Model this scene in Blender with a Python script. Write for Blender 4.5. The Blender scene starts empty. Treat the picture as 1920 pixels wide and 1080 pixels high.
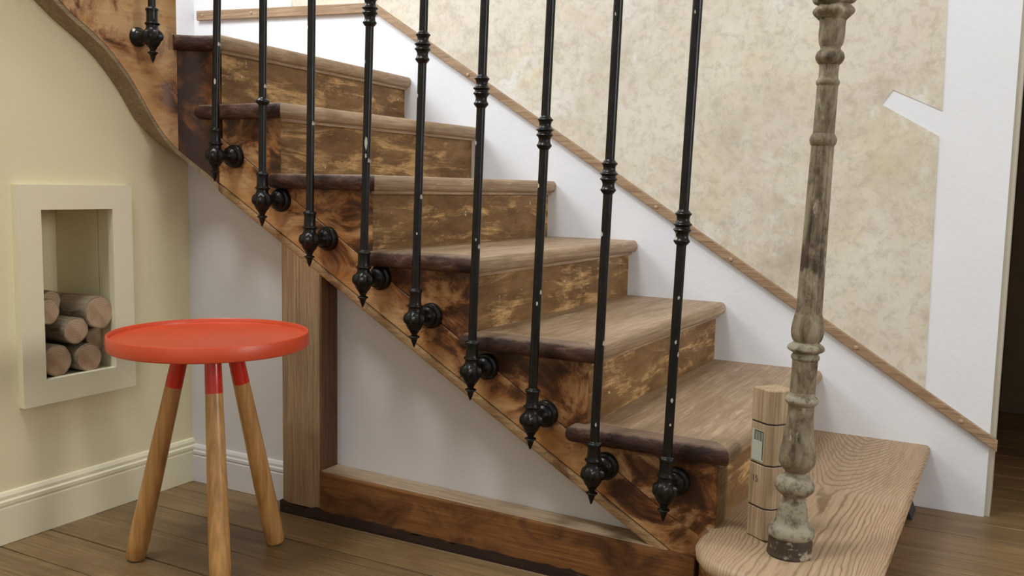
import bpy, bmesh, math, random
from mathutils import Vector, Matrix
random.seed(7)
S = bpy.context.scene
C = S.collection
PI = math.pi

# ------------------------------------------------------------------ camera
PITCH, ROLL, YAW, EYE, FPX = .1075, .020, .4973, .8813, 1758.7
fw = Vector((-math.sin(YAW)*math.cos(PITCH), math.cos(YAW)*math.cos(PITCH), -math.sin(PITCH)))
r0 = Vector((math.cos(YAW), math.sin(YAW), 0)); u0 = r0.cross(fw)
rt = r0*math.cos(ROLL) + u0*math.sin(ROLL); up = u0*math.cos(ROLL) - r0*math.sin(ROLL)
cd = bpy.data.cameras.new('camera'); cam = bpy.data.objects.new('camera', cd); C.objects.link(cam)
cd.sensor_width = 36; cd.lens = FPX/1920*36; cd.clip_start = .02
cam.matrix_world = Matrix(((rt.x, up.x, -fw.x, 0), (rt.y, up.y, -fw.y, 0), (rt.z, up.z, -fw.z, EYE), (0, 0, 0, 1)))
S.camera = cam

# ------------------------------------------------------------------ world, light, exposure
S.view_settings.view_transform = 'Standard'; S.view_settings.look = 'None'
S.view_settings.gamma = 1; S.view_settings.use_curve_mapping = False
S.view_settings.exposure = 0.0
W = bpy.data.worlds.new('world'); S.world = W; W.use_nodes = True
W.node_tree.nodes['Background'].inputs[0].default_value = (.75, .85, 1, 1)
W.node_tree.nodes['Background'].inputs[1].default_value = .6
def area(name, loc, target, sx, sy, power, col):
    l = bpy.data.lights.new(name, 'AREA'); l.shape = 'RECTANGLE'; l.size = sx; l.size_y = sy
    l.energy = power; l.color = col
    o = bpy.data.objects.new(name, l); C.objects.link(o); o.location = loc
    o.rotation_euler = (Vector(target) - Vector(loc)).to_track_quat('-Z', 'Y').to_euler()
    return o
area('skylight_daylight', (-1.6, .35, 4.14), (-1.6, .35, 0), .9, .8, 82, (.93, .97, 1))
area('landing_window_daylight', (-3.0, 1.75, 2.5), (-1.9, 2.05, 1.6), .8, .9, 42, (.90, .95, 1))
area('window_daylight', (2.74, 1.5, 1.6), (0, 1.5, 1.6), .9, 1.1, 44, (1, .97, .93))

# ------------------------------------------------------------------ helpers
def link(name, bm, mat, parent=None, smooth=False, bevel=0, seg=2, recalc=True):
    if bevel:
        bmesh.ops.remove_doubles(bm, verts=bm.verts, dist=1e-5)
        es = [e for e in bm.edges if len(e.link_faces) == 2 and e.calc_face_angle(0) > .6]
        bmesh.ops.bevel(bm, geom=es, offset=bevel, segments=seg, affect='EDGES', profile=.6)
    if recalc: bmesh.ops.recalc_face_normals(bm, faces=bm.faces)
    me = bpy.data.meshes.new(name); bm.to_mesh(me); bm.free()
    me.materials.append(mat)
    if smooth:
        for p in me.polygons: p.use_smooth = True
        try: me.set_sharp_from_angle(angle=.7)
        except Exception: pass
    o = bpy.data.objects.new(name, me); C.objects.link(o)
    if parent: o.parent = parent
    return o
def tag(o, label=None, cat=None, group=None, kind=None):
    if label: o['label'] = label
    if cat: o['category'] = cat
    if group: o['group'] = group
    if kind: o['kind'] = kind
    return o
def thing(name, label, cat, loc=(0, 0, 0), group=None):
    o = bpy.data.objects.new(name, None); C.objects.link(o); o.location = loc; o.empty_display_size = .05
    return tag(o, label, cat, group)
def NB(): return bmesh.new()
def box(bm, x0, x1, y0, y1, z0, z1):
    v = [bm.verts.new(p) for p in ((x0,y0,z0),(x1,y0,z0),(x1,y1,z0),(x0,y1,z0),(x0,y0,z1),(x1,y0,z1),(x1,y1,z1),(x0,y1,z1))]
    for f in ((3,2,1,0),(4,5,6,7),(0,1,5,4),(1,2,6,5),(2,3,7,6),(3,0,4,7)): bm.faces.new([v[i] for i in f])
    return bm
def prism(bm, pts, axis, a, b):
    """polygon in the two other axes (x,z for 'y'; y,z for 'x'; x,y for 'z') extruded from a to b"""
    def P(p, t):
        return {'y': (p[0], t, p[1]), 'x': (t, p[0], p[1]), 'z': (p[0], p[1], t)}[axis]
    A = [bm.verts.new(P(p, a)) for p in pts]; B = [bm.verts.new(P(p, b)) for p in pts]
    n = len(pts)
    bm.faces.new(A); bm.faces.new(B[::-1])
    for i in range(n): bm.faces.new((A[i], B[i], B[(i+1) % n], A[(i+1) % n]))
    return bm
def lathe(bm, prof, seg=24, M=None, mod=None):
    M = M or Matrix(); rings = []
    for r, z in prof:
        ring = []
        for k in range(seg):
            a = 2*PI*k/seg; rr = r*(mod(a, z) if mod else 1)
            ring.append(bm.verts.new(M @ Vector((rr*math.cos(a), rr*math.sin(a), z))))
        rings.append(ring)
    for A, B in zip(rings, rings[1:]):
        for k in range(seg): bm.faces.new((A[k], A[(k+1) % seg], B[(k+1) % seg], B[k]))
    bm.faces.new(rings[0][::-1]); bm.faces.new(rings[-1])
    return bm
def smoothprof(pts, n=4):
    out = []
    for i in range(len(pts)-1):
        p0 = pts[max(i-1, 0)]; p1 = pts[i]; p2 = pts[i+1]; p3 = pts[min(i+2, len(pts)-1)]
        for k in range(n):
            t = k/n
            v = [.5*((2*b)+(-a+c)*t+(2*a-5*b+4*c-d)*t*t+(-a+3*b-3*c+d)*t**3) for a, b, c, d in zip(p0, p1, p2, p3)]
            out.append((max(v[0], .0005), v[1]))
    out.append(pts[-1]); return out
def tube(bm, pts, r, seg=12, r2=None):
    pts = [Vector(p) for p in pts]; rings = []
    for i, p in enumerate(pts):
        d = (pts[min(i+1, len(pts)-1)] - pts[max(i-1, 0)]).normalized()
        s = d.cross(Vector((0, 0, 1))); s = s.normalized() if s.length > 1e-4 else Vector((1, 0, 0)); t = s.cross(d)
        rings.append([bm.verts.new(p + s*r*math.cos(2*PI*k/seg) + t*(r2 or r)*math.sin(2*PI*k/seg)) for k in range(seg)])
    for A, B in zip(rings, rings[1:]):
        for k in range(seg): bm.faces.new((A[k], A[(k+1) % seg], B[(k+1) % seg], B[k]))
    bm.faces.new(rings[0][::-1]); bm.faces.new(rings[-1]); return bm
def offset_poly(P, ins):
    """ccw polygon, per-edge inward offsets"""
    n = len(P); out = []
    for i in range(n):
        a = Vector(P[i-1]); b = Vector(P[i]); c = Vector(P[(i+1) % n])
        d1 = (b-a).normalized(); d2 = (c-b).normalized()
        n1 = Vector((-d1.y, d1.x)); n2 = Vector((-d2.y, d2.x)); o1, o2 = ins[i-1], ins[i]
        den = d1.x*d2.y - d1.y*d2.x
        if abs(den) < 1e-4: out.append(b + n2*o2); continue
        p1 = a + n1*o1; p2 = b + n2*o2
        t = ((p2.x-p1.x)*d2.y - (p2.y-p1.y)*d2.x)/den
        out.append(p1 + d1*t)
    return out
def nosed_slab(bm, P, rounded, z1, th):
    """board from z1-th to z1 with half-round edges where rounded[i] is true (edge i: P[i]->P[i+1])"""
    r = th/2; layers = []
    for k in range(9):
        a = -PI/2 + PI*k/8
        ins = [(r*.8*(1-math.cos(a)) if f else 0) for f in rounded]
        layers.append([bm.verts.new((p.x, p.y, z1-r+r*math.sin(a))) for p in offset_poly(P, ins)])
    n = len(P)
    bm.faces.new(layers[0][::-1]); bm.faces.new(layers[-1])
    for A, B in zip(layers, layers[1:]):
        for i in range(n): bm.faces.new((A[i], A[(i+1) % n], B[(i+1) % n], B[i]))
    return bm

# ------------------------------------------------------------------ materials
class G:
    def __init__(s, name):
        s.m = bpy.data.materials.new(name); s.m.use_nodes = True; s.t = s.m.node_tree; s.n = s.t.nodes
        s.b = s.n['Principled BSDF']; s.tc = s.n.new('ShaderNodeTexCoord')
    def l(s, a, b): s.t.links.new(a, b)
    def mp(s, scale=(1,1,1), loc=(0,0,0), rot=(0,0,0)):
        m = s.n.new('ShaderNodeMapping'); s.l(s.tc.outputs['Object'], m.inputs[0])
        m.inputs['Scale'].default_value = scale; m.inputs['Location'].default_value = loc; m.inputs['Rotation'].default_value = rot
        return m.outputs[0]
    def noise(s, vec, scale, detail=4, rough=.55, dist=0):
        t = s.n.new('ShaderNodeTexNoise'); s.l(vec, t.inputs['Vector']); t.inputs['Scale'].default_value = scale
        t.inputs['Detail'].default_value = detail; t.inputs['Roughness'].default_value = rough; t.inputs['Distortion'].default_value = dist
        return t.outputs['Fac']
    def ramp(s, f, stops):
        r = s.n.new('ShaderNodeValToRGB'); s.l(f, r.inputs[0]); e = r.color_ramp.elements
        while len(e) < len(stops): e.new(.5)
        for x, (p, c) in zip(e, stops):
            x.position = p; x.color = (*c, 1) if len(c) == 3 else c
        return r.outputs[0]
    def th(s, f, a, b): return s.ramp(f, [(a, (0,0,0)), (b, (1,1,1))])
    def mix(s, f, a, b, mode='MIX'):
        m = s.n.new('ShaderNodeMix'); m.data_type = 'RGBA'; m.blend_type = mode
        for i, v in ((0, f), (6, a), (7, b)):
            if hasattr(v, 'is_linked'): s.l(v, m.inputs[i])
            elif i == 0: m.inputs[0].default_value = v
            else: m.inputs[i].default_value = (*v, 1)
        return m.outputs[2]
    def math(s, op, a, b=0):
        m = s.n.new('ShaderNodeMath'); m.operation = op
        for i, v in ((0, a), (1, b)):
            if hasattr(v, 'is_linked'): s.l(v, m.inputs[i])
            else: m.inputs[i].default_value = v
        return m.outputs[0]
    def out(s, col, rough=.6, bump=None, strength=.2, dist=.003, spec=.5):
        if hasattr(col, 'is_linked'): s.l(col, s.b.inputs['Base Color'])
        else: s.b.inputs['Base Color'].default_value = (*col, 1)
        if hasattr(rough, 'is_linked'): s.l(rough, s.b.inputs['Roughness'])
        else: s.b.inputs['Roughness'].default_value = rough
        s.b.inputs['Specular IOR Level'].default_value = spec
        if bump is not None:
            b = s.n.new('ShaderNodeBump'); s.l(bump, b.inputs['Height']); b.inputs['Strength'].default_value = strength
            b.inputs['Distance'].default_value = dist; s.l(b.outputs[0], s.b.inputs['Normal'])
        return s.m
def stretch(axis, k=14):
    return tuple(1 if i == axis else k for i in range(3))
def wood(name, ca, cb, axis, stain=None, sscale=5, st=(.5, .62), rough=.6, scale=2.2, pale=None, pt=(.6, .7), bump=.25, spec=.4, vary=0, rot=(0,0,0), sstretch=None, loc=(0,0,0)):
    g = G(name); v = g.mp(stretch(axis), rot=rot, loc=loc)
    n1 = g.noise(v, scale, 6, .65, .6); n2 = g.noise(g.mp(stretch(axis, 40), rot=rot, loc=loc), scale*2.2, 3)
    col = g.ramp(n1, [(.3, ca), (.7, cb)])
    col = g.mix(g.th(n2, .35, .75), col, (.55, .5, .45), 'MULTIPLY') if bump else col
    ln = g.noise(g.mp(stretch(axis, 55), rot=rot, loc=(loc[0] + 2, loc[1], loc[2])), scale*5, 2, .5)
    if bump > .1: col = g.mix(g.math('MULTIPLY', g.th(ln, .57, .63), .5), col, (ca[0]*.45, ca[1]*.42, ca[2]*.4))
    if pale:
        n = g.noise(g.mp(sstretch or stretch(axis, 5), loc=(3, 1, 2)), sscale*1.3, 6, .7)
        col = g.mix(g.th(n, *pt), col, pale)
    if stain:
        n = g.noise(g.mp(sstretch or stretch(axis, 1.6), rot=rot, loc=(1.3, .4, .2)), sscale, 5, .62, .8)
        col = g.mix(g.th(n, *st), col, stain)
    if vary:
        oi = g.n.new('ShaderNodeObjectInfo')
        k = g.ramp(oi.outputs['Random'], [(0, (1-vary,)*3), (1, (1, 1, 1))])
        col = g.mix(1, col, k, 'MULTIPLY')
    return g.out(col, rough, n2, bump, .002, spec)
def paint(name, ca, cb, scale=6, rough=.7, bump=.12, bscale=30, spec=.3):
    g = G(name); n = g.noise(g.mp(), scale, 5); b = g.noise(g.mp(), bscale, 4)
    return g.out(g.ramp(n, [(.3, ca), (.7, cb)]), rough, b, bump, .004, spec)

M = {}
M['white'] = paint('white plaster', (.79, .80, .83), (.83, .84, .87), 3, .8, .18, 45)
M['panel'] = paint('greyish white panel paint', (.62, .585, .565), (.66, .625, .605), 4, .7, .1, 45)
M['cream'] = paint('cream paint', (.80, .725, .47), (.83, .755, .50), 2, .7, .1, 60)
M['creamtrim'] = paint('cream satin paint', (.81, .755, .54), (.83, .775, .57), 2, .45, .05, 60)
M['niche'] = paint('cream niche lining', (.78, .70, .50), (.80, .72, .52), 3, .8, .1, 60)
M['jamb'] = paint('grey beige painted jamb', (.50, .45, .36), (.56, .51, .42), 5, .6, .12, 40)
M['ceil'] = paint('ceiling white', (.8, .8, .8), (.84, .84, .84), 3, .9, .05)
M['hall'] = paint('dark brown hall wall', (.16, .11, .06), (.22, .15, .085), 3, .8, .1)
def m_wallpaper():
    g = G('mottled aged wallpaper')
    N = lambda sc, loc, d=8, r=.72: g.noise(g.mp(loc=loc), sc, d, r, .3)
    a = N(3.0, (0, 0, 0)); b = N(5.5, (5, 2, 1)); c = N(4.2, (2, 7, 3)); d = N(30, (9, 1, 1), 6, .75); w = N(3.6, (4, 4, 8)); p = N(1.8, (8, 3, 2))
    col = g.ramp(a, [(.34, (.58, .52, .41)), (.5, (.70, .64, .53)), (.66, (.76, .715, .62))])
    col = g.mix(g.math('MULTIPLY', g.th(c, .51, .66), .62), col, (.69, .60, .40))
    col = g.mix(g.math('MULTIPLY', g.th(p, .52, .66), .5), col, (.70, .62, .55))
    col = g.mix(g.math('MULTIPLY', g.th(w, .56, .68), .75), col, (.82, .81, .78))
    col = g.mix(g.math('MULTIPLY', g.th(b, .54, .70), .72), col, (.43, .37, .29))
    col = g.mix(g.math('MULTIPLY', g.th(d, .48, .64), .45), col, (.44, .375, .28))
    return g.out(col, .85, d, .12, .002, .2)
M['paper'] = m_wallpaper()
def m_riser():
    g = G('scraped brown riser paint')
    a = g.noise(g.mp((4, 1.1, 4)), 4.5, 7, .72, .3); b = g.noise(g.mp((5, 1, 7), (3, 3, 3)), 3.6, 8, .75, .5); s = g.noise(g.mp((1, 1, 1), (1, 5, 2)), 60, 3, .5)
    c = g.noise(g.mp((1, 1, 1.4), (7, 3, 3)), 3.4, 6, .7, .4); f = g.noise(g.mp((20, 2, 40)), 5, 5, .7)
    col = g.ramp(a, [(.33, (.125, .058, .018)), (.52, (.215, .115, .04)), (.7, (.31, .185, .075))])
    v = g.math('ADD', g.math('MULTIPLY', b, .65), g.math('MULTIPLY', c, .4))
    col = g.mix(g.th(v, .53, .615), col, (.62, .385, .165))
    col = g.mix(g.math('MULTIPLY', g.th(f, .5, .72), .45), col, (.12, .06, .02))
    col = g.mix(g.th(s, .71, .74), col, (.62, .55, .42))
    return g.out(col, .62, b, .3, .003, .35)
M['riser'] = m_riser()
M['tread'] = wood('worn brown tread', (.35, .235, .135), (.53, .385, .25), 1, stain=(.24, .15, .08), sscale=4.5, st=(.52, .74), rough=.5, scale=2.4, pale=(.60, .46, .32), pt=(.58, .72))
def m_nosing():
    g = G('dark purple brown old paint')
    n = g.noise(g.mp((1, 3, 3)), 9, 7, .7, .6); f = g.noise(g.mp(), 34, 5, .7)
    col = g.ramp(n, [(.36, (.020, .008, .006)), (.55, (.070, .030, .020)), (.70, (.20, .105, .065))])
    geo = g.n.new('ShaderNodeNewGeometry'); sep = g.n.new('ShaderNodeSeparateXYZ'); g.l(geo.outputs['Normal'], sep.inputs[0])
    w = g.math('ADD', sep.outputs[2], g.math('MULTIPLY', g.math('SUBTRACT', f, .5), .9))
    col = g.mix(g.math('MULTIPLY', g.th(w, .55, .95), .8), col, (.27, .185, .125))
    return g.out(col, .6, g.math('ADD', f, n), .8, .006, .3)
M['nosing_dark'] = m_nosing()
def m_string(name, rot, bias=0.0, line=None, axis=0, tan=(.60, .375, .18), orange=(.40, .17, .042), dark=(.045, .015, .006), sc=6):
    """varnish left in blotches on stripped softwood; line = height function along which the old varnish was not scraped"""
    g = G(name)
    gr = g.noise(g.mp(stretch(axis, 9), rot=rot), 2.6, 6, .65, .5); fine = g.noise(g.mp(stretch(axis, 40), rot=rot), 5, 3)
    big = g.noise(g.mp(loc=(3, 1, 4)), 4.5, 4, .6, .6)
    bl = g.noise(g.mp(stretch(axis, 1.5), rot=rot), sc, 7, .68, 1.1)
    col = g.ramp(g.math('ADD', g.math('MULTIPLY', gr, .55), g.math('MULTIPLY', big, .5)), [(.42, orange), (.60, tan)])
    col = g.mix(g.math('MULTIPLY', g.th(fine, .4, .7), .35), col, orange)
    v = g.math('ADD', bl, bias)
    if line:
        sep = g.n.new('ShaderNodeSeparateXYZ'); g.l(g.mp(), sep.inputs[0])
        d = g.math('ABSOLUTE', g.math('ADD', g.math('ADD', sep.outputs[2], g.math('MULTIPLY', sep.outputs[0], line[0])), line[1]))
        v = g.math('ADD', v, g.math('SUBTRACT', .10, g.math('MULTIPLY', d, 2.2)))
    red = g.mix(g.th(v, .40, .56), col, (.20, .065, .016))
    col = g.mix(g.th(v, .50, .62), red, dark)
    rough = g.ramp(v, [(.45, (.55,)*3), (.6, (.33,)*3)])
    return g.out(col, rough, bl, .3, .004, .45)
SL = math.radians(30)
M['block_dark'] = m_string('dark varnished string wood', (0, 0, 0), .045, None, 0)
M['string'] = m_string('stripped orange string wood', (0, SL, 0), -.055, (.61, .2199 - .01))
M['string_y'] = m_string('stripped orange string wood turned', (math.radians(-40), 0, 0), -.09, None, 1, orange=(.42, .20, .058))
M['wreath'] = m_string('dark brown wreath wood', (0, 0, 0), .045, None, 2, tan=(.36, .17, .06), orange=(.24, .09, .025))
M['edge'] = wood('pale worn string edge', (.34, .20, .09), (.50, .32, .16), 0, rot=(0, math.radians(30), 0), stain=(.14, .06, .02), sscale=9, st=(.56, .68), rough=.55)
M['under'] = wood('grey brown weathered underside', (.28, .205, .11), (.40, .31, .185), 1, stain=(.20, .14, .075), sscale=6, st=(.5, .7), rough=.7, rot=(math.radians(-40), 0, 0))
M['post'] = wood('pale brown stripped post', (.36, .235, .13), (.46, .315, .185), 2, stain=(.24, .135, .06), sscale=3, st=(.55, .75), rough=.65)
M['reveal'] = wood('dark reddish post edge', (.14, .062, .028), (.26, .13, .06), 2, stain=(.06, .025, .012), sscale=5, st=(.55, .7), rough=.5)
M['beam'] = wood('reddish stripped beam', (.19, .072, .020), (.33, .145, .045), 0, stain=(.085, .030, .011), sscale=6, st=(.50, .66), rough=.5)
M['beamtop'] = wood('pale beam top', (.40, .29, .18), (.50, .38, .25), 0, stain=(.22, .14, .06), sscale=5, st=(.6, .72), rough=.7)  # top face of the sill beam, coloured paler than its front
M['beamfoot'] = wood('blackened beam foot', (.022, .010, .007), (.055, .026, .016), 0, pale=(.28, .18, .13), sscale=8, pt=(.62, .70), rough=.6)
M['batten'] = wood('brown wooden batten', (.36, .235, .135), (.47, .325, .20), 0, stain=(.27, .16, .085), sscale=4, st=(.55, .75), rough=.6)
M['floor'] = wood('oak floor plank', (.25, .155, .066), (.38, .25, .118), 0, stain=(.165, .098, .04), sscale=2.4, st=(.52, .75), rough=.42, scale=1.6, vary=.3)
M['hallfloor'] = wood('dark hall floor', (.26, .14, .06), (.36, .21, .09), 0, rough=.5, vary=.2)
M['sub'] = paint('dark floor gap', (.03, .018, .01), (.04, .025, .014), 3)
M['beech'] = wood('beech leg', (.54, .27, .085), (.62, .34, .125), 2, rough=.3, scale=1.1, bump=.04, spec=.5)
M['block'] = wood('pale pine block', (.46, .33, .20), (.56, .42, .27), 2, stain=(.36, .235, .13), sscale=6, st=(.56, .74), rough=.7)
def m_oak():
    g = G('limed oak with cathedral grain')
    sep = g.n.new('ShaderNodeSeparateXYZ'); g.l(g.mp(), sep.inputs[0])
    wob = g.noise(g.mp((1, .5, 1)), 5, 4)
    x = g.math('ADD', g.math('ADD', sep.outputs[0], .32), g.math('MULTIPLY', g.math('SUBTRACT', wob, .5), .05))
    x2 = g.math('MULTIPLY', g.math('MULTIPLY', x, x), 85)
    yy = g.math('MULTIPLY', g.math('MAXIMUM', g.math('SUBTRACT', sep.outputs[1], 2.28), 0), 3.6)
    v = g.math('SUBTRACT', x2, yy)
    v = g.math('ADD', v, g.math('MULTIPLY', g.noise(g.mp((2.6, .6, 1)), 4, 4), .5))
    v = g.math('ADD', v, g.math('MULTIPLY', sep.outputs[0], 6))
    band = g.math('SINE', g.math('MULTIPLY', v, 44))
    fine = g.noise(g.mp((60, 2.2, 1)), 3, 4, .7)
    col = g.ramp(band, [(.0, (.46, .32, .195)), (.55, (.42, .285, .17)), (1, (.215, .13, .065))])
    col = g.mix(g.math('MULTIPLY', g.th(fine, .42, .7), .7), col, (.26, .165, .09))
    big = g.noise(g.mp(loc=(2, 2, 2)), 3, 4)
    col = g.mix(g.math('MULTIPLY', g.th(big, .45, .75), .45), col, (.52, .375, .245))
    return g.out(col, .5, fine, .2, .001, .4)
M['oak'] = m_oak()
M['oakedge'] = wood('oak edge', (.26, .17, .085), (.40, .28, .16), 0, rough=.6)
def m_iron():
    g = G('black gloss painted iron')
    n = g.noise(g.mp(), 40, 4); c = g.noise(g.mp((1.6, 1.6, .9)), 34, 2, .4)
    col = g.ramp(n, [(.35, (.004, .0035, .003)), (.7, (.012, .010, .008))])
    col = g.mix(g.th(c, .735, .75), col, (.55, .50, .42))
    return g.out(col, .30, n, .25, .003, .32)
M['iron'] = m_iron()
def m_newel():
    g = G('peeling paint on cast iron')
    a = g.noise(g.mp((1, 1, .45)), 26, 8, .72, .5); b = g.noise(g.mp((1.4, 1.4, .5), (2, 4, 1)), 40, 7, .75); c = g.noise(g.mp(loc=(7, 7, 7)), 15, 6, .65)
    col = g.ramp(a, [(.36, (.055, .038, .022)), (.48, (.19, .145, .088)), (.62, (.31, .26, .18))])
    col = g.mix(g.th(b, .58, .68), col, (.44, .41, .33))
    col = g.mix(g.th(c, .56, .66), col, (.07, .045, .03))
    return g.out(col, .6, b, .7, .004, .4)
M['newel'] = m_newel()
M['newelplinth'] = (lambda g: g.out(g.mix(g.th(g.noise(g.mp(), 38, 6, .7), .56, .62), (.055, .038, .024), (.36, .30, .21)), .5, g.noise(g.mp(), 40, 6, .7), .8, .004, .4))(G('dark chipped plinth paint'))
M['newelpale'] = (lambda g: g.out(g.mix(g.th(g.noise(g.mp(), 45, 6, .7), .48, .62), (.30, .265, .19), (.12, .088, .055)), .65, g.noise(g.mp(), 50, 5), .5, .003, .3))(G('chalky pale newel paint'))
M['red'] = (lambda g: g.out(g.ramp(g.noise(g.mp(), 9, 3), [(.3, (.60, .068, .022)), (.7, (.66, .082, .028))]), .38, g.noise(g.mp(), 180, 2), .03, .001, .5))(G('orange red lacquer'))
M['redgloss'] = (lambda g: g.out((.62, .028, .014), .16, None))(G('red gloss leg paint'))
M['bark'] = wood('birch bark', (.30, .235, .15), (.46, .38, .27), 0, stain=(.14, .10, .06), sscale=14, st=(.52, .66), rough=.8, scale=3)
def m_endgrain(name, ca, cb):
    g = G(name); w = g.n.new('ShaderNodeTexWave'); w.wave_type = 'RINGS'; w.rings_direction = 'X'
    g.l(g.mp((1, 1, 1)), w.inputs[0]); w.inputs['Scale'].default_value = 55; w.inputs['Distortion'].default_value = 3; w.inputs['Detail'].default_value = 3
    n = g.noise(g.mp(), 22, 5)
    col = g.ramp(w.outputs['Fac'], [(.2, ca), (.8, cb)])
    return g.out(g.mix(g.math('MULTIPLY', g.th(n, .45, .7), .6), col, (.30, .16, .09)), .85, n, .3, .002, .2)
M['end'] = m_endgrain('sawn log end', (.44, .30, .19), (.54, .39, .26))
M['ink'] = (lambda g: g.out((.03, .025, .02), .7))(G('black ink'))
M['inkgrey'] = (lambda g: g.out((.13, .095, .06), .8))(G('faded brown ink'))
M['label'] = (lambda g: g.out((.47, .48, .40), .6))(G('greenish grey paper label'))
M['nail'] = (lambda g: g.out((.42, .30, .19), .5))(G('nail head'))
M['winwhite'] = (lambda g: g.out((.8, .8, .78), .5))(G('window paint'))

# ------------------------------------------------------------------ setting: floor
XL, YB, YM = -2.115, 2.835, 1.935         # cream wall, stair wall, wall under the stair
fl = link('floor', box(NB(), -3.1, 2.8, -1.8, 5.6, -.06, -.022), M['sub']); tag(fl, kind='structure')
y = 1.327 - .1315*24; row = 0
while y < 5.5:
    hall = y > 3.0
    xs = [-2.115 if y < 1.9 else -1.6]
    x = xs[0] - random.uniform(.1, 1.3) * 1.0
    lo, hi = (xs[0], 2.8) if not hall else (-.6, 1.4)
    x = lo; first = True
    while x < hi - .05:
        L = random.uniform(1.7, 2.6) if not first else random.uniform(1.5, 2.4)
        first = False
        x1 = min(hi, x + L)
        if hi - x1 < .5: x1 = hi
        p = box(NB(), x + .0012, x1 - .0012, y + .0016, y + .1315 - .0016, -.022, random.uniform(-.0012, .0))
        link('floor_plank', p, M['hallfloor'] if y > 3.1 else M['floor'], fl, bevel=.0015, seg=1)
        x = x1
    y += .1315; row += 1

# ------------------------------------------------------------------ setting: walls
def structure(name, bm, m, **k): return tag(link(name, bm, m, **k), kind='structure')
H = 4.2
wb = structure('wall_back', prism(NB(), [(-3.15, 0), (-.042, 0), (-.042, 2.1), (.86, 2.1), (.86, 0), (2.9, 0), (2.9, H), (-3.15, H)], 'y', YB, YB + .28), M['white'])
structure('wall_far_left', (lambda b: (box(b, -3.2, -3.05, -1.9, 1.3, 0, H), box(b, -3.2, -3.05, 2.2, YB + .02, 0, H), box(b, -3.2, -3.05, 1.3, 2.2, 0, 2.0), box(b, -3.2, -3.05, 1.3, 2.2, 3.0, H), b)[-1])(NB()), M['white'])
structure('wall_front', box(NB(), -3.15, 2.9, -1.95, -1.8, 0, H), M['white'])
structure('wall_right',
          (lambda b: (box(b, 2.8, 2.95, -1.8, 1.0, 0, H), box(b, 2.8, 2.95, 2.0, YB, 0, H), box(b, 2.8, 2.95, 1.0, 2.0, 0, 1.0), box(b, 2.8, 2.95, 1.0, 2.0, 2.2, H), b)[-1])(NB()), M['white'])
cl = structure('ceiling', (lambda b: (box(b, -3.15, -2.1, -1.9, YB, H, H + .1), box(b, -1.1, 2.9, -1.9, YB, H, H + .1), box(b, -2.1, -1.1, -1.9, -.1, H, H + .1), box(b, -2.1, -1.1, .8, YB, H, H + .1), b)[-1])(NB()), M['ceil'])
def frame_x(bm, x0, x1, y0, y1, z0, z1, w):
    box(bm, x0, x1, y0, y0 + w, z0, z1); box(bm, x0, x1, y1 - w, y1, z0, z1); box(bm, x0, x1, y0 + w, y1 - w, z0, z0 + w); box(bm, x0, x1, y0 + w, y1 - w, z1 - w, z1)
    return bm
w1 = structure('window_1', frame_x(NB(), 2.79, 2.87, 1.0, 2.0, 1.0, 2.2, .05), M['winwhite'])
structure('window_3', frame_x(NB(), -3.12, -3.04, 1.3, 2.2, 2.0, 3.0, .05), M['winwhite'])
w2 = structure('window_2', (lambda b: (box(b, -2.1, -2.06, -.1, .8, H - .01, H + .08), box(b, -1.14, -1.1, -.1, .8, H - .01, H + .08), box(b, -2.06, -1.14, -.1, -.06, H - .01, H + .08), box(b, -2.06, -1.14, .76, .8, H - .01, H + .08), b)[-1])(NB()), M['winwhite'])

# cream wall on the left with the log niche; its top follows the string of the upper flight
NY0, NY1, NZ0, NZ1 = 1.457, 1.669, .379, .81
top = [(1.935, .885), (1.872, .922), (1.801, 1.0), (1.702, 1.126), (1.594, 1.233), (1.466, 1.302), (1.3, 1.42), (.3, 2.17)]
bm = NB(); dz = .06
prism(bm, [(-1.8, 0), (NY0, 0), (NY0, 1.302 + .06 + dz), (1.3, 1.42 + dz), (.3, 2.17 + dz), (.3, H), (-1.8, H)], 'x', XL - .05, XL)
prism(bm, [(NY0, 0), (NY1, 0), (NY1, NZ0), (NY0, NZ0)], 'x', XL - .05, XL)
prism(bm, [(NY0, NZ1), (NY1, NZ1), (NY1, 1.16 + dz), (1.594, 1.233 + dz), (NY0, 1.302 + .06 + dz)], 'x', XL - .05, XL)
prism(bm, [(NY1, 0), (1.98, 0), (1.98, .9 + .3), (1.801, 1.25), (NY1, 1.16 + dz)], 'x', XL - .05, XL)
wl = structure('wall_left', bm, M['cream'])
bm = NB(); XN = -2.339
box(bm, XN - .02, XN, NY0 - .02, NY1 + .02, NZ0 - .02, NZ1 + .02)
box(bm, XN, XL - .049, NY0 - .02, NY0, NZ0 - .02, NZ1 + .02); box(bm, XN, XL - .049, NY1, NY1 + .02, NZ0 - .02, NZ1 + .02)
box(bm, XN, XL - .049, NY0, NY1, NZ0 - .02, NZ0); box(bm, XN, XL - .049, NY0, NY1, NZ1, NZ1 + .02)
link('niche', bm, M['cream'], wl)
bm = frame_x(NB(), XL, XL + .02, 1.396, 1.722, .322, .864, .061)
structure('trim_2', bm, M['creamtrim'])
# wall below the stair string
def zb(x): return .724 + .585*(-1.7 - x)
structure('wall_middle', prism(NB(), [(XL - .03, 0), (-.45, 0), (-.45, .05), (-.62, zb(-.62) + .02), (-1.9, zb(-1.9) + .045), (XL - .03, 1.02)], 'y', YM, YM + .04), M['panel'])
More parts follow.
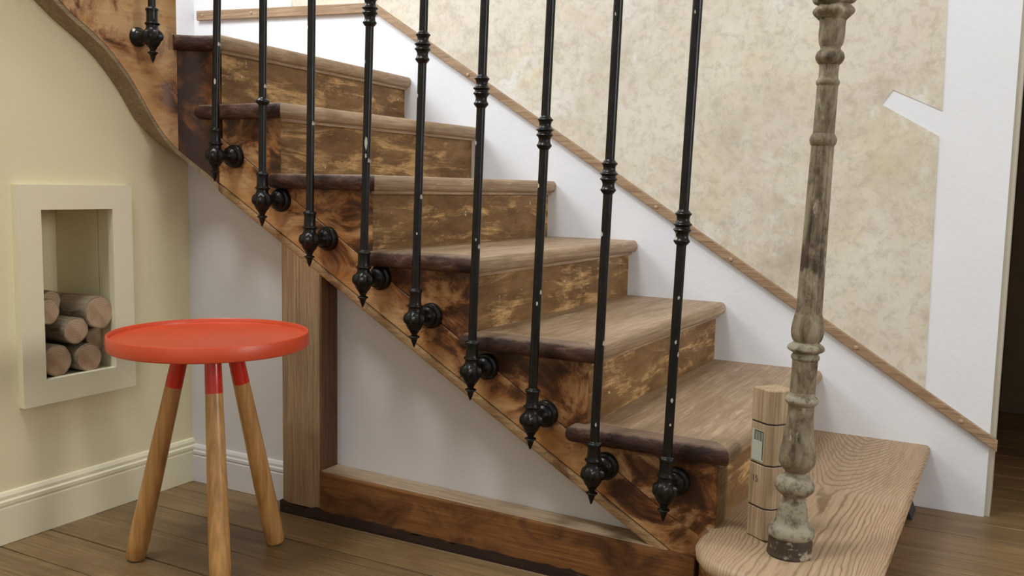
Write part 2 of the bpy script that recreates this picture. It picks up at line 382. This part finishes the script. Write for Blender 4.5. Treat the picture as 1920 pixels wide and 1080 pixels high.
# skirting boards with a moulded top
def skirt(pts_yz): pass
sk = [(0, 0), (.014, 0), (.014, .088), (.011, .092), (.014, .096), (.014, .104), (.010, .108), (.010, .116), (.006, .124), (0, .126)]
bm = prism(NB(), [(XL + a, b) for a, b in sk], 'y', -1.8, YM); structure('baseboard_left', bm, M['creamtrim'])
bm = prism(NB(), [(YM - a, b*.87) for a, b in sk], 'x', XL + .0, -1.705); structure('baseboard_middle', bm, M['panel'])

# wallpaper above the batten, with a bare white band and a slanted bare patch
def ztrim(x): return .236 + .6225*(-.042 - x)          # top edge of the sloped batten
e = .002
pts = [(-.213, ztrim(-.213) - .01), (-.2205, 1.042), (-.372, 1.131), (-.345, 1.170), (-.2165, 1.110), (-.222, 1.404), (-.226, 2.4), (-2.527, 2.4), (-2.527, 1.545), (-2.12, 1.53)]
pap = link('wallpaper', prism(NB(), pts, 'y', YB - e, YB + .01), M['paper'], wb)
pap['label'] = 'mottled beige aged wallpaper with a slanted bare white patch'
# batten: sloped length, level length, nail heads
t1 = structure('trim_1', prism(NB(), [(-.022, .222), (-.022, .190), (-2.112, 1.494), (-2.125, 1.534)], 'y', YB - .016, YB), M['batten'], bevel=.003)
lev = link('level_batten', prism(NB(), [(-2.114, 1.5), (-2.126, 1.536), (-3.02, 1.568), (-3.02, 1.530)], 'y', YB - .016, YB), M['batten'], t1, bevel=.003)
for (x, z) in [(-.115, .265), (-.775, .683), (-1.02, .833), (-1.40, 1.078), (-1.72, 1.268), (-2.72, 1.54), (-2.985, 1.548), (-.40, .447)]:
    zz = z
    link('nail_head', lathe(NB(), [(.006, 0), (.006, .002), (.003, .004)], 10, Matrix.Translation((x, YB - .016, ztrim(x) - .018 if x > -2.1 else z)) @ Matrix.Rotation(PI/2, 4, 'X')), M['nail'], t1, smooth=True)
# doorway at the right: painted lining and the dark hall
d1 = structure('door_1', (lambda b: (box(b, -.042, -.028, YB + .012, YB + .28, 0, 2.1), box(b, .846, .86, YB + .012, YB + .28, 0, 2.1), box(b, -.028, .846, YB + .012, YB + .28, 2.086, 2.1), b)[-1])(NB()), M['jamb'])
structure('wall_hall', (lambda b: (box(b, -.7, -.6, YB + .29, 5.6, 0, 2.5), box(b, 1.4, 1.5, YB + .29, 5.6, 0, 2.5), box(b, -.7, 1.5, 5.5, 5.6, 0, 2.5), box(b, -.7, 1.5, YB + .29, 5.6, 2.5, 2.6), box(b, -.035, .10, 4.3, 4.5, 0, 2.5), b)[-1])(NB()), M['hall'])

# ------------------------------------------------------------------ staircase
st = thing('staircase', 'old winding wooden staircase with stripped orange string and scraped brown risers', 'staircase')
YN, YS = 1.84, 1.872                       # nosing line, string face
XN_ = {1: -.187, 2: -.491, 3: -.790, 4: -1.087, 5: -1.382, 6: -1.680, 7: -1.886}
XW_ = {1: -.190, 2: -.491, 3: -.788, 4: -1.083, 5: -1.378, 6: -1.680, 7: -1.968}
ZS = {1: .18, 2: .36, 3: .54, 4: .718, 5: .903, 6: 1.084, 7: 1.266}
TH = .038; RW = .05; INS = .03
AC = (-1.93, 1.75)
def arc(r, deg): a = math.radians(deg); return (AC[0] - r*math.sin(a), AC[1] + r*math.cos(a))
for k in range(2, 8):
    xn, xw, z = XN_[k], XW_[k], ZS[k]
    yw = YB + .03
    slope = (xw - xn)/(YB - YN)
    xe = lambda yy: xn + slope*(yy - YN)
    if k < 7:
        xb = XN_[k+1] - INS - .02; xbw = XW_[k+1] - INS - .02
        P = [(xn - RW*.85, YN + RW), (xb, YN + RW), (xbw, yw), (xe(yw), yw), (xn, YN)][::-1]
        # edges of P: (xn,YN)->(xe,yw) front ; ...
        P = [(xn, YN), (xe(yw), yw), (xbw, yw), (xb, YN + RW), (xn - RW*.85, YN + RW)]
        fl_ = [1, 0, 0, 0, 0]
    else:
        P = [(xn, YN), (xe(yw), yw), (-3.06, yw), (-3.06, 2.5), (-2.2, 1.93), arc(.185, 50), arc(.14, 30), (-1.94, YN + RW), (xn - RW*.85, YN + RW)]
        fl_ = [1] + [0]*8
    t = link('tread', nosed_slab(NB(), P, fl_, z, TH), M['tread'], st, smooth=True)
    # dark return nosing along the well side
    if k < 7:
        xr = {2: -.858, 3: -1.137, 4: -1.415, 5: -1.727, 6: -1.985}[k]
        Q = [(xr, YN), (xn, YN), (xn - RW*.85, YN + RW), (xr, YN + RW)]; fq = [1, 0, 0, 1]
    else:
        Q = [arc(.09, 58), arc(.09, 45), arc(.09, 30), arc(.09, 15), (-1.93, YN), (xn, YN), (xn - RW*.85, YN + RW), (-1.94, YN + RW), arc(.14, 30), arc(.14, 58)]; fq = [1, 1, 1, 1, 1, 0, 0, 0, 0, 0]
    rn = link('return_nosing', nosed_slab(NB(), Q, fq, z + .0006, TH + .001), M['nosing_dark'], t, smooth=True)
    rn['label'] = 'dark purple-brown painted end nosing'
def riser(k, zlo, zhi):
    xn, xw = XN_[k] - INS, XW_[k] - INS
    P = [(xn, YS + .0016), (xw, YB + .02), (xw - .02, YB + .02), (xn - .02, YS + .021)]
    return link('riser', prism(NB(), P, 'z', zlo, zhi), M['riser'], st, bevel=.0015, seg=1)
for k in range(2, 8):
    r = riser(k, ZS[k-1] - (.03 if k > 2 else 0), ZS[k] - TH + .002)
    xn, xw = XN_[k] - INS, XW_[k] - INS
    P = [(xn, YS - .004), (xw, YB + .01), (xw + .011, YB + .01), (xn + .011, YS - .008)]
    link('scotia', prism(NB(), P, 'z', ZS[k] - TH - .009, ZS[k] - TH + .002), M['tread'], r, bevel=.003)
# triangular string blocks under each tread (dark varnish)
def zj(x): return .264 + .622*(-.743 - x)
for k in range(2, 7):
    xa = XN_[k] - INS - .0008; xb = XN_[k+1] - INS; zt = ZS[k] - TH + .004
    pts = [(xa, zj(xa) if k > 2 else .165), (xa, zt), (xb + .0015, zt), (xb + .0015, min(zj(xb), zt - .002))]
    if k == 2: pts = [(xa, .12), (xa, zt), (xb + .0015, zt), (xb + .0015, min(zj(xb), zt - .002)), (-.62, zj(-.62) + .0), (-.56, .16)]
    b = link('string_block', prism(NB(), pts, 'y', YS, YM), M['block_dark'], st, bevel=.0015, seg=1); b['label'] = 'dark varnished block under the tread end'
# lower band of the string
XA = -1.93
ed = .022
band = [(-.535, .10), (-.60, zb(-.60) + ed), (XA, zb(XA) + ed - .004), (XA, zj(XA) - .0015), (-.62, zj(-.62) - .0015), (-.555, .158)]
link('string_board', prism(NB(), band, 'y', YS + .001, YM), M['string'], st, bevel=.0015, seg=1)
link('string_block', prism(NB(), [(XN_[7] - INS - .009, zj(XN_[7] - INS)), (XN_[7] - INS - .009, ZS[7] - TH + .004), (XA, ZS[7] - TH + .004), (XA, zj(XA))], 'y', YS, YM), M['wreath'], st)
eg = link('string_edge', prism(NB(), [(-.60, zb(-.60) - .004), (XA, zb(XA) - .006), (XA, zb(XA) + ed - .006), (-.60, zb(-.60) + ed - .002)], 'y', YS - .004, YM), M['edge'], st, bevel=.006)
eg['label'] = 'pale worn rounded lower edge of the string'
# curved wreath and the upper string turning towards the viewer
S_ARC = .12*PI/2
ZK = [(-.01, .853), (0, .86), (.04, .890), (.082, .923), (.13, .967), (.187, 1.042), (.2345, 1.110), (.2785, 1.161), (.3195, 1.2), (.3645, 1.232), (.4185, 1.265), (.4775, 1.31), (1.45, 2.04)]
def zbot(s):
    for (a, za), (b, zc) in zip(ZK, ZK[1:]):
        if s <= b:
            i = ZK.index((a, za)); p = [ZK[max(i-1, 0)], (a, za), (b, zc), ZK[min(i+2, len(ZK)-1)]]
            m1 = (p[2][1]-p[0][1])/(p[2][0]-p[0][0]); m2 = (p[3][1]-p[1][1])/(p[3][0]-p[1][0]); h = b-a; t = (s-a)/h
            return (2*t**3-3*t*t+1)*za + (t**3-2*t*t+t)*h*m1 + (-2*t**3+3*t*t)*zc + (t**3-t*t)*h*m2
    return ZK[-1][1]
def path(s, off=0):
    r = .12 + off
    if s <= S_ARC: return arc(r, math.degrees(s/.12))
    return (AC[0] - r, AC[1] - (s - S_ARC))
def sweep(samples, zlo, zhi, o0, o1):
    bm = NB(); rows = []
    for s, d in samples:
        a = path(s, o0); b = path(s, o1); l, h = zlo(s), zhi(s, d)
        rows.append([bm.verts.new((*a, l)), bm.verts.new((*a, h)), bm.verts.new((*b, h)), bm.verts.new((*b, l))])
    for A, B in zip(rows, rows[1:]):
        for i in range(4): bm.faces.new((A[i], A[(i+1) % 4], B[(i+1) % 4], B[i]))
    bm.faces.new(rows[0][::-1]); bm.faces.new(rows[-1]); return bm
s8 = math.radians(53)*.12
lin = lambda a, b, n: [(a + (b-a)*i/n, 0) for i in range(n+1)]
SB = .014
wr = link('string_wreath', sweep(lin(0, s8, 12), lambda s: zbot(s) + SB, lambda s, d: ZS[7] - TH + .004, 0, .0649), M['wreath'], st, smooth=True)
wr['label'] = 'dark brown curved corner of the string'
def ztop_u(s, d): return 1.405 + .18*max(0, math.floor((s - .30)/.27) + 1)
sm = lin(s8 + .0008, S_ARC, 6) + lin(S_ARC + .01, 1.44, 60)
link('upper_string', sweep(sm, lambda s: zbot(s) + .16, lambda s, d: max(ztop_u(s, d), zbot(s) + .2), 0, .0649), M['string_y'], st, smooth=True)
link('upper_string_band', sweep(sm, lambda s: zbot(s) + SB, lambda s, d: zbot(s) + .1585, -.0008, .0649), M['string_y'], st, smooth=True)
us = link('string_underside', sweep(lin(-.0, S_ARC, 16) + lin(S_ARC + .01, 1.44, 60), zbot, lambda s, d: zbot(s) + SB - .0005, .0005, .0655), M['under'], st, smooth=True)
us['label'] = 'grey-brown weathered underside of the curved string'
# upper steps above the winder
for k in range(8, 11):
    y0 = 1.86 - (k-8)*.27
    if k == 8:
        P = [(-2.10, 1.88), (-3.05, 2.66), (-3.05, 1.57), (-2.06, 1.57)]
    else: P = [(-2.06, y0 + .03), (-3.05, y0 + .03), (-3.05, y0 - .29), (-2.06, y0 - .29)]
    link('tread', prism(NB(), P[::-1], 'z', .18*k - .038, .18*k), M['tread'], st, bevel=.008)
    P2 = [(-2.12, 1.87), (-3.05, 2.63), (-3.05, 2.61), (-2.12, 1.85)] if k == 8 else [(-2.115, y0), (-3.05, y0), (-3.05, y0 - .02), (-2.115, y0 - .02)]
    link('riser', prism(NB(), P2, 'z', .18*(k-1) + (.01 if k == 8 else 0), .18*k - .037), M['riser'], st)
# sloping soffit boards under the flight
link('soffit', prism(NB(), [(-.75, .16), (-2.05, .92), (-2.05, .95), (-.75, .19)], 'y', YM + .045, YB - .002), M['sub'], st)
# bottom step: wide limed-oak tread with a rounded curtail end
cx, cy, R = -.430, 1.775, .108
P = [(-.185, 1.69)] + [(-.187, YB + .02), (-.56, YB + .02), (-.56, 1.90), (-.535, 1.86)]
P += [(-.540, 1.82), (-.537, 1.785), (-.522, 1.745), (-.497, 1.707), (-.465, 1.682), (-.42, 1.666), (-.36, 1.660), (-.24, 1.660), (-.205, 1.668)]
fl_ = [1, 0, 0, 0] + [1]*10
s1 = link('tread', nosed_slab(NB(), P, fl_, .18, .032), M['oak'], st, smooth=True)
s1['label'] = 'limed oak bottom tread with rounded end and bold grain'
Pb = [(-.225, 1.73), (-.225, YB), (-.55, YB), (-.55, 1.86), (-.51, 1.83), (-.505, 1.79), (-.49, 1.757), (-.468, 1.73), (-.44, 1.712), (-.40, 1.70), (-.26, 1.70), (-.235, 1.708)]
cb = link('curtail_block', prism(NB(), Pb, 'z', 0, .149), M['block_dark'], st, bevel=.002, seg=1)
link('foot_wedge', prism(NB(), [(-.224, 0), (-.212, 0), (-.224, .030)], 'y', 2.70, 2.80), M['ink'], st)

# ------------------------------------------------------------------ post and sill beam under the string
uf = thing('understair_frame', 'stripped timber post and reddish sill beam framing the white panel below the stairs', 'timber frame', (-1.70, 1.86, 0))
def part(name, bm, m, parent, **k):
    o = link(name, bm, m, parent, **k); o.matrix_parent_inverse = Matrix.Translation(-Vector(parent.location)); return o
YF = 1.861
part('post', prism(NB(), [(-1.705, .024), (-1.578, .024), (-1.578, zb(-1.578) + .004), (-1.705, zb(-1.705) + .004)], 'y', YF + .008, YM - .001), M['post'], uf, bevel=.002)
part('post_edge', box(NB(), -1.578, -1.5725, YF + .010, YM - .001, .132, zb(-1.572) + .004), M['reveal'], uf)['label'] = 'dark reddish inner edge of the post'
part('sill_beam', prism(NB(), [(-1.572, .024), (-.56, .016), (-.56, .112), (-1.572, .130)], 'y', YF, YM - .003), M['beam'], uf, bevel=.004)
part('beam_top', prism(NB(), [(-1.5718, .1285), (-.655, .1125), (-.655, .1165), (-1.5718, .1325)], 'y', YF + .006, YM - .001), M['beamtop'], uf, bevel=.0015)['label'] = 'pale top of the sill beam'
bm = NB()
n = 40; pa = [(-1.706 + (1.706-.56)*i/n, 0) for i in range(n+1)]
random.seed(3)
prism(bm, pa + [(x, .026 + random.uniform(-.006, .006) - .006*(x + 1.7)) for x, _ in pa[::-1]], 'y', YF - .003, YM - .001)
part('beam_foot', bm, M['beamfoot'], uf)['label'] = 'blackened rough foot of the beam with plaster crumbs'

# ------------------------------------------------------------------ balusters
BAL = [  # x, rod bottom z offset, ball z, lean, knop z (or None), extra ring z, label
 (-1.868, .947, .039, None, None, 'black iron baluster fixed at the corner where the stair string curves'),
 (-1.705, .835, .018, None, 1.082, 'black iron baluster with a low plain ring, third from the upper end'),
 (-1.550, .741, .016, None, None, 'plain-looking black iron baluster in front of the fifth riser, above the timber post'),
 (-1.384, .652, .0275, 1.281, None, 'black iron baluster with large white paint chips halfway up its rod'),
 (-1.234, .570, .025, 1.191, None, 'black iron baluster above the right edge of the white panel, sixth from newel'),
 (-1.078, .463, .0247, 1.088, None, 'black iron baluster meeting the front corner of the fourth tread, fifth from newel'),
 (-.922, .372, .0268, .997, None, 'black iron baluster fourth from the peeling newel post'),
 (-.772, .275, .026, .906, None, 'black iron baluster third from the newel, on the left end of the second step'),
 (-.610, .268, .029, .808, None, 'black iron baluster nearest the peeling newel post'),
]
BAL[6] = BAL[6][:5] + ('black iron baluster third from the newel, before the third step',)
BAL[7] = BAL[7][:5] + ('black iron baluster second from the newel, at the left end of the second step',)
BAL[5] = BAL[5][:5] + ('black iron baluster fourth from the newel, at the front corner of the fourth tread',)
BAL[4] = BAL[4][:5] + ('black iron baluster fifth from the newel, before the fourth step',)
GRP = 'black iron balusters along the stair'
def baluster(x, y, zball, lean, knop, ring, label, rotz=0, rail=None, chips=()):
    t = thing('baluster', label, 'baluster', (x, y, zball), GRP)
    t.rotation_euler = (0, math.atan(lean), rotz)
    Lr = rail - zball
    link('rod', lathe(NB(), [(.0098, .064), (.0098, Lr)], 14), M['iron'], t, smooth=True)
    link('collar', lathe(NB(), smoothprof([(.015, .026), (.0185, .029), (.0185, .032), (.0145, .035), (.0142, .060), (.0162, .063), (.0158, .068), (.0105, .071), (.0099, .074)], 3), 18), M['iron'], t, smooth=True)
    bead = lambda a, z: 1 + (.10*math.cos(10*a) if -.012 < z < .012 else 0)
    link('ball', lathe(NB(), smoothprof([(.008, -.030), (.015, -.024), (.021, -.012), (.0245, -.002), (.0225, .009), (.016, .018), (.015, .027)], 4), 40, mod=bead), M['iron'], t, smooth=True)
    link('finial', lathe(NB(), smoothprof([(.0012, -.067), (.0055, -.056), (.0085, -.047), (.0125, -.0435), (.0125, -.041), (.007, -.038), (.009, -.033), (.012, -.028)], 3), 18), M['iron'], t, smooth=True)
    R_ = Matrix.Rotation(-PI/2, 4, 'X')          # local z -> +y (towards the string)
    gap = .0725
    link('rosette', lathe(NB(), smoothprof([(.012, .010), (.013, .030), (.018, .042), (.0225, .046), (.0255, .052), (.0245, .058), (.030, .061), (.031, .067), (.031, gap)], 3), 28, R_), M['iron'], t, smooth=True)
    if knop is not None:
        k = knop - zball
        link('knop', lathe(NB(), smoothprof([(.0099, k-.036), (.0135, k-.032), (.0165, k-.027), (.0135, k-.022), (.0125, k-.015), (.0150, k-.009), (.0185, k-.005), (.0150, k-.001), (.0150, k+.002), (.0192, k+.006), (.0150, k+.010), (.0125, k+.016), (.0140, k+.023), (.0170, k+.027), (.0130, k+.031), (.0099, k+.035)], 3), 20), M['iron'], t, smooth=True)
    if ring is not None:
        k = ring - zball
        link('ring', lathe(NB(), smoothprof([(.0099, k-.010), (.0125, k-.007), (.0170, k-.003), (.0170, k+.002), (.0125, k+.006), (.0099, k+.010)], 3), 20), M['iron'], t, smooth=True)
    for (dz, w, h) in chips:
        bm = NB(); pts = [(w*math.cos(a)*random.uniform(.6, 1), h*math.sin(a)*random.uniform(.6, 1)) for a in [2*PI*i/9 for i in range(9)]]
        A = []
        for (px, pz) in pts:
            ang = -PI/2 + .5 + px/.0098; A.append((.0100, ang, dz + pz))
        v = [bm.verts.new((r*math.cos(a), r*math.sin(a), zz)) for r, a, zz in A]; bm.faces.new(v)
        v2 = [bm.verts.new((.0094*math.cos(a), .0094*math.sin(a), zz)) for r, a, zz in A]; bm.faces.new(v2[::-1])
        for i in range(9): bm.faces.new((v[i], v2[i], v2[(i+1) % 9], v[(i+1) % 9]))
        link('paint_chip', bm, M['label'], t)['label'] = 'flake of missing paint'
    return t
def zrail(x): return 1.372 + .606*(-.33 - x)
baluster(-1.992, 1.713, 1.247, 0.0, None, None, 'uppermost black iron baluster, its rosette on the turned upper string', rotz=PI/2, rail=2.26)
CH = {3: [(.325, .004, .019), (.295, .003, .007)], 8: [(.19, .003, .006), (.31, .003, .005), (.40, .0025, .005), (.14, .0025, .004), (.52, .003, .008)], 7: [(.11, .0025, .005), (.63, .003, .006)], 6: [(.26, .003, .006)], 0: [(.19, .003, .009)], 5: [(.3, .002, .004)], 4: [(.2, .002, .004)]}
for i, (x, zbl, lean, knop, ring, label) in enumerate(BAL):
    baluster(x, 1.80, zbl, lean, knop, ring, label, rail=zrail(x + lean*1.25) - .004, chips=CH.get(i, ()))
# handrail above the frame
hp = [(-.30, 1.81, zrail(-.30)), (-.33, 1.81, zrail(-.33)), (-1.0, 1.80, zrail(-1.0)), (-1.75, 1.80, zrail(-1.75))]
hp += [(-1.87 - .12*math.sin(math.radians(a)) + 0, 1.68 + .12*math.cos(math.radians(a)), zrail(-1.87) + .9*.12*math.radians(a)) for a in (0, 20, 40, 60, 80, 90)]
hp += [(-1.99, 1.5, 2.62), (-1.99, .5, 3.3)]
hp[-2] = (-1.99, 1.5, hp[-3][2] + .15); hp[-1] = (-1.99, .5, hp[-2][2] + .7)
tag(link('handrail', tube(NB(), hp, .028, 14, .02), M['reveal'], smooth=True), 'dark wooden handrail on top of the balusters', 'handrail')

# ------------------------------------------------------------------ newel post
nw = thing('newel_post', 'peeling grey-brown cast iron newel post standing on the bottom oak step', 'newel post', (-.3580, 1.815, .18))
nw.rotation_euler = (0, math.atan(.0267), 0)
def npart(name, prof, m=M['newel'], seg=36, mod=None, sm=3):
    p = [(r, z - .18) for r, z in prof]
    return link(name, lathe(NB(), smoothprof(p, sm), seg, mod=mod), m, nw, smooth=True)
npart('plinth', [(.0425, .180), (.0435, .184), (.042, .190), (.0415, .210), (.040, .219)], M['newelplinth'])
npart('foot_dish', [(.040, .217), (.0445, .221), (.0445, .229), (.041, .236), (.034, .243), (.031, .250), (.0285, .262), (.0270, .274), (.0235, .286), (.0205, .293), (.0205, .298)], M['newelpale'])
npart('bulb', [(.0205, .297), (.029, .304), (.0355, .311), (.0370, .319), (.0355, .327), (.030, .335), (.021, .3395), (.0195, .344), (.021, .348)], M['newelpale'], mod=lambda a, z: 1 + .03*math.cos(5*a + 1))
npart('vase', [(.021, .347), (.0265, .353), (.0325, .363), (.0335, .375), (.0315, .392), (.0285, .410), (.0260, .430), (.0242, .450), (.0236, .474), (.0240, .479)], mod=lambda a, z: 1 + .035*abs(math.cos(4*a)))
npart('lower_ring', [(.024, .477), (.0285, .481), (.0310, .486), (.0295, .491), (.025, .496), (.0235, .503)], M['newelpale'])
npart('drum', [(.0235, .502), (.0232, .535), (.0236, .566)], mod=lambda a, z: 1 + .03*max(0, math.cos(3*a))**6)
npart('collar', [(.0236, .565), (.0262, .568), (.0262, .573), (.0238, .576), (.0242, .579), (.0330, .584), (.0345, .588), (.0320, .593), (.0245, .599), (.0250, .603)], M['newelpale'])
npart('leaf_cup', [(.0250, .602), (.0280, .610), (.0292, .620), (.0280, .634), (.0255, .648), (.0238, .655)], seg=48, mod=lambda a, z: 1 + .06*abs(math.cos(4*a)) - .02)
npart('shaft', [(.0240, .654), (.0232, .70), (.0220, .80), (.0210, .90), (.0202, .968)], seg=96, mod=lambda a, z: 1 - .075*(1 - abs(math.cos(6*a)))**1.3 + .02)
npart('shaft_ring', [(.0200, .967), (.0230, .972), (.0245, .979), (.0230, .985), (.0190, .991)])
npart('upper_shaft', [(.0190, .990), (.0189, 1.03), (.0186, 1.078)], seg=72, mod=lambda a, z: 1 - .05*(1 - abs(math.cos(6*a)))**1.3 + .02)
npart('upper_ring', [(.0186, 1.077), (.0208, 1.081), (.0208, 1.086), (.0176, 1.091), (.0172, 1.105), (.0178, 1.116)])
npart('upper_bulb', [(.0178, 1.115), (.0225, 1.120), (.0258, 1.128), (.0235, 1.137), (.0180, 1.143), (.0190, 1.150)])
npart('cup', [(.0190, 1.149), (.0215, 1.158), (.0222, 1.172), (.0220, 1.184), (.0230, 1.196)], seg=48, mod=lambda a, z: 1 + .05*math.cos(6*a))
npart('leaf_capital', [(.0225, 1.194), (.0280, 1.200), (.0345, 1.207), (.0350, 1.213), (.0300, 1.219), (.0270, 1.2215), (.0345, 1.226), (.0375, 1.234), (.0330, 1.243), (.0240, 1.252)], seg=60, mod=lambda a, z: 1 + .12*math.cos(6*a + .6) - .04, sm=4)
npart('neck', [(.0240, 1.250), (.0205, 1.262), (.0195, 1.33), (.022, 1.352)])

# ------------------------------------------------------------------ stack of pale offcuts behind the newel
bk = thing('offcut_stack', 'pale square timber offcuts stacked upright on the bottom step behind the newel post', 'timber offcuts', (-.412, 1.845, .18))
bk.rotation_euler = (0, 0, math.atan2(-.034, .046))
zz = [0, .066, .155, .240, .310]
for a, b in zip(zz, zz[1:]):
    g_ = .0012
    e1 = random.uniform(-.0006, .0006)
    o = link('offcut', prism(NB(), [(-.059 + e1, e1), (-.012, e1), (0, .012), (0, .06), (-.059 + e1, .06)], 'z', a + g_, b - g_), M['block'], bk, bevel=.0015, seg=1)
    link('joint', prism(NB(), [(-.0575, .0012), (-.0125, .0012), (-.0012, .0125), (-.0012, .0585), (-.0575, .0585)], 'z', b - g_ - .001, b + g_ + .001) if b < .3 else box(NB(), -.0575, -.0015, .0015, .0585, 0, .002), M['ink'], bk)
link('label_sticker', box(NB(), -.053, -.018, -.0009, .001, .157 + .004, .236 - .012), M['label'], bk)['label'] = 'small greenish-grey printed label'
bm = NB()
for i in range(6): box(bm, -.046 + i*.0042, -.0440 + i*.0042 - .0006*(i % 2), -.0013, .0, .203, .221)
box(bm, -.0215, -.0195, -.0013, 0, .165, .221); box(bm, -.046, -.0195, -.0013, 0, .2215, .2235)
link('printed_bars', bm, M['ink'], bk)
fc = bpy.data.curves.new('printed_number', 'FONT'); fc.body = '15'; fc.size = .018; fc.extrude = .0003
fo = bpy.data.objects.new('printed_number', fc); C.objects.link(fo); fo.parent = bk; fo.location = (-.048, -.0008, .118); fo.rotation_euler = (PI/2, 0, 0); fc.materials.append(M['inkgrey'])
bpy.context.view_layer.update()
fm = bpy.data.meshes.new_from_object(fo.evaluated_get(bpy.context.evaluated_depsgraph_get())); fn = bpy.data.objects.new('printed_digits', fm); C.objects.link(fn)
fn.parent = bk; fn.location = fo.location.copy(); fn.rotation_euler = fo.rotation_euler.copy(); bpy.data.objects.remove(fo)

# ------------------------------------------------------------------ side table
TC = Vector((-1.606, 1.525, 0))
tb = thing('side_table', 'round orange-red tray-top side table on three beech legs', 'table', TC)
zt = .520
link('tabletop', lathe(NB(), [(.001, .506), (.210, .506), (.2175, .5070), (.2193, .5085), (.2200, .5105), (.2200, .5385), (.2188, .5405), (.2162, .5407), (.2146, .5390), (.2132, .5310), (.2090, .5275), (.001, .5275)], 96), M['red'], tb, smooth=True)
for (fx, fy) in [(-1.766, 1.436), (-1.559, 1.683), (-1.483, 1.428)]:
    foot = Vector((fx, fy, 0)) - TC
    topv = Vector((foot.x*.34, foot.y*.34, .5065))
    d = topv - foot; L = d.length; q = d.to_track_quat('Z', 'Y').to_matrix().to_4x4()
    Mx = Matrix.Translation(foot) @ q
    f = .815
    tilt = math.tan(d.angle(Vector((0, 0, 1))))
    bm = lathe(NB(), [(.0195, .004), (.0222, .009), (.0238, .05), (.0218, L*.45), (.0190, L*f)], 28, Mx)
    leg = link('leg', bm, M['beech'], tb, smooth=True)
    pt = link('painted_leg_top', lathe(NB(), [(.0191, L*f - .0002), (.0192, L*f + .001), (.0180, L - .004), (.0180, L - .001)], 28, Mx), M['redgloss'], leg, smooth=True)
    pt['label'] = 'glossy red painted top of the leg'

# ------------------------------------------------------------------ logs in the niche
LOG = [(1.509, .4205, .0405, 0, 'sawn log at the bottom left of the niche, pale rings'),
       (1.594, .4165, .0370, .01, 'sawn log at the bottom middle of the niche'),
       (1.561, .4915, .0345, .006, 'middle birch log of the niche resting on two below'),
       (1.490, .5480, .0320, -.004, 'upper left log of the niche, partly behind the frame edge'),
       (1.6235, .5330, .0425, .016, 'largest top right log of the niche with a yellowish ring edge'),
       (1.652, .4580, .0330, -.034, 'dark log at the right side of the niche, set back behind the table rim'),
       (1.555, .5580, .0300, -.085, 'log lying furthest back on top of the pile')]
random.seed(11)
for (yy, z, r, off, label) in LOG:
    x0 = -2.125 + off; L = max(.1, x0 + 2.335)
    lg = thing('log', label, 'log', (x0, yy, z), 'logs stored in the wall niche')
    ph = random.uniform(0, 6)
    md = lambda a, zz: 1 + .035*math.sin(2*a + ph) + .02*math.sin(5*a + ph*2)
    Mx = Matrix.Rotation(-PI/2, 4, 'Y')
    link('bark', lathe(NB(), [(r, 0), (r*1.0, L*.3), (r*.97, L*.7), (r*.98, L)], 28, Mx, md), M['bark'], lg, smooth=True)
    link('cut_face', lathe(NB(), [(r*.92, -.0012), (r*.92, .001)], 28, Mx, md), M['end'], lg)
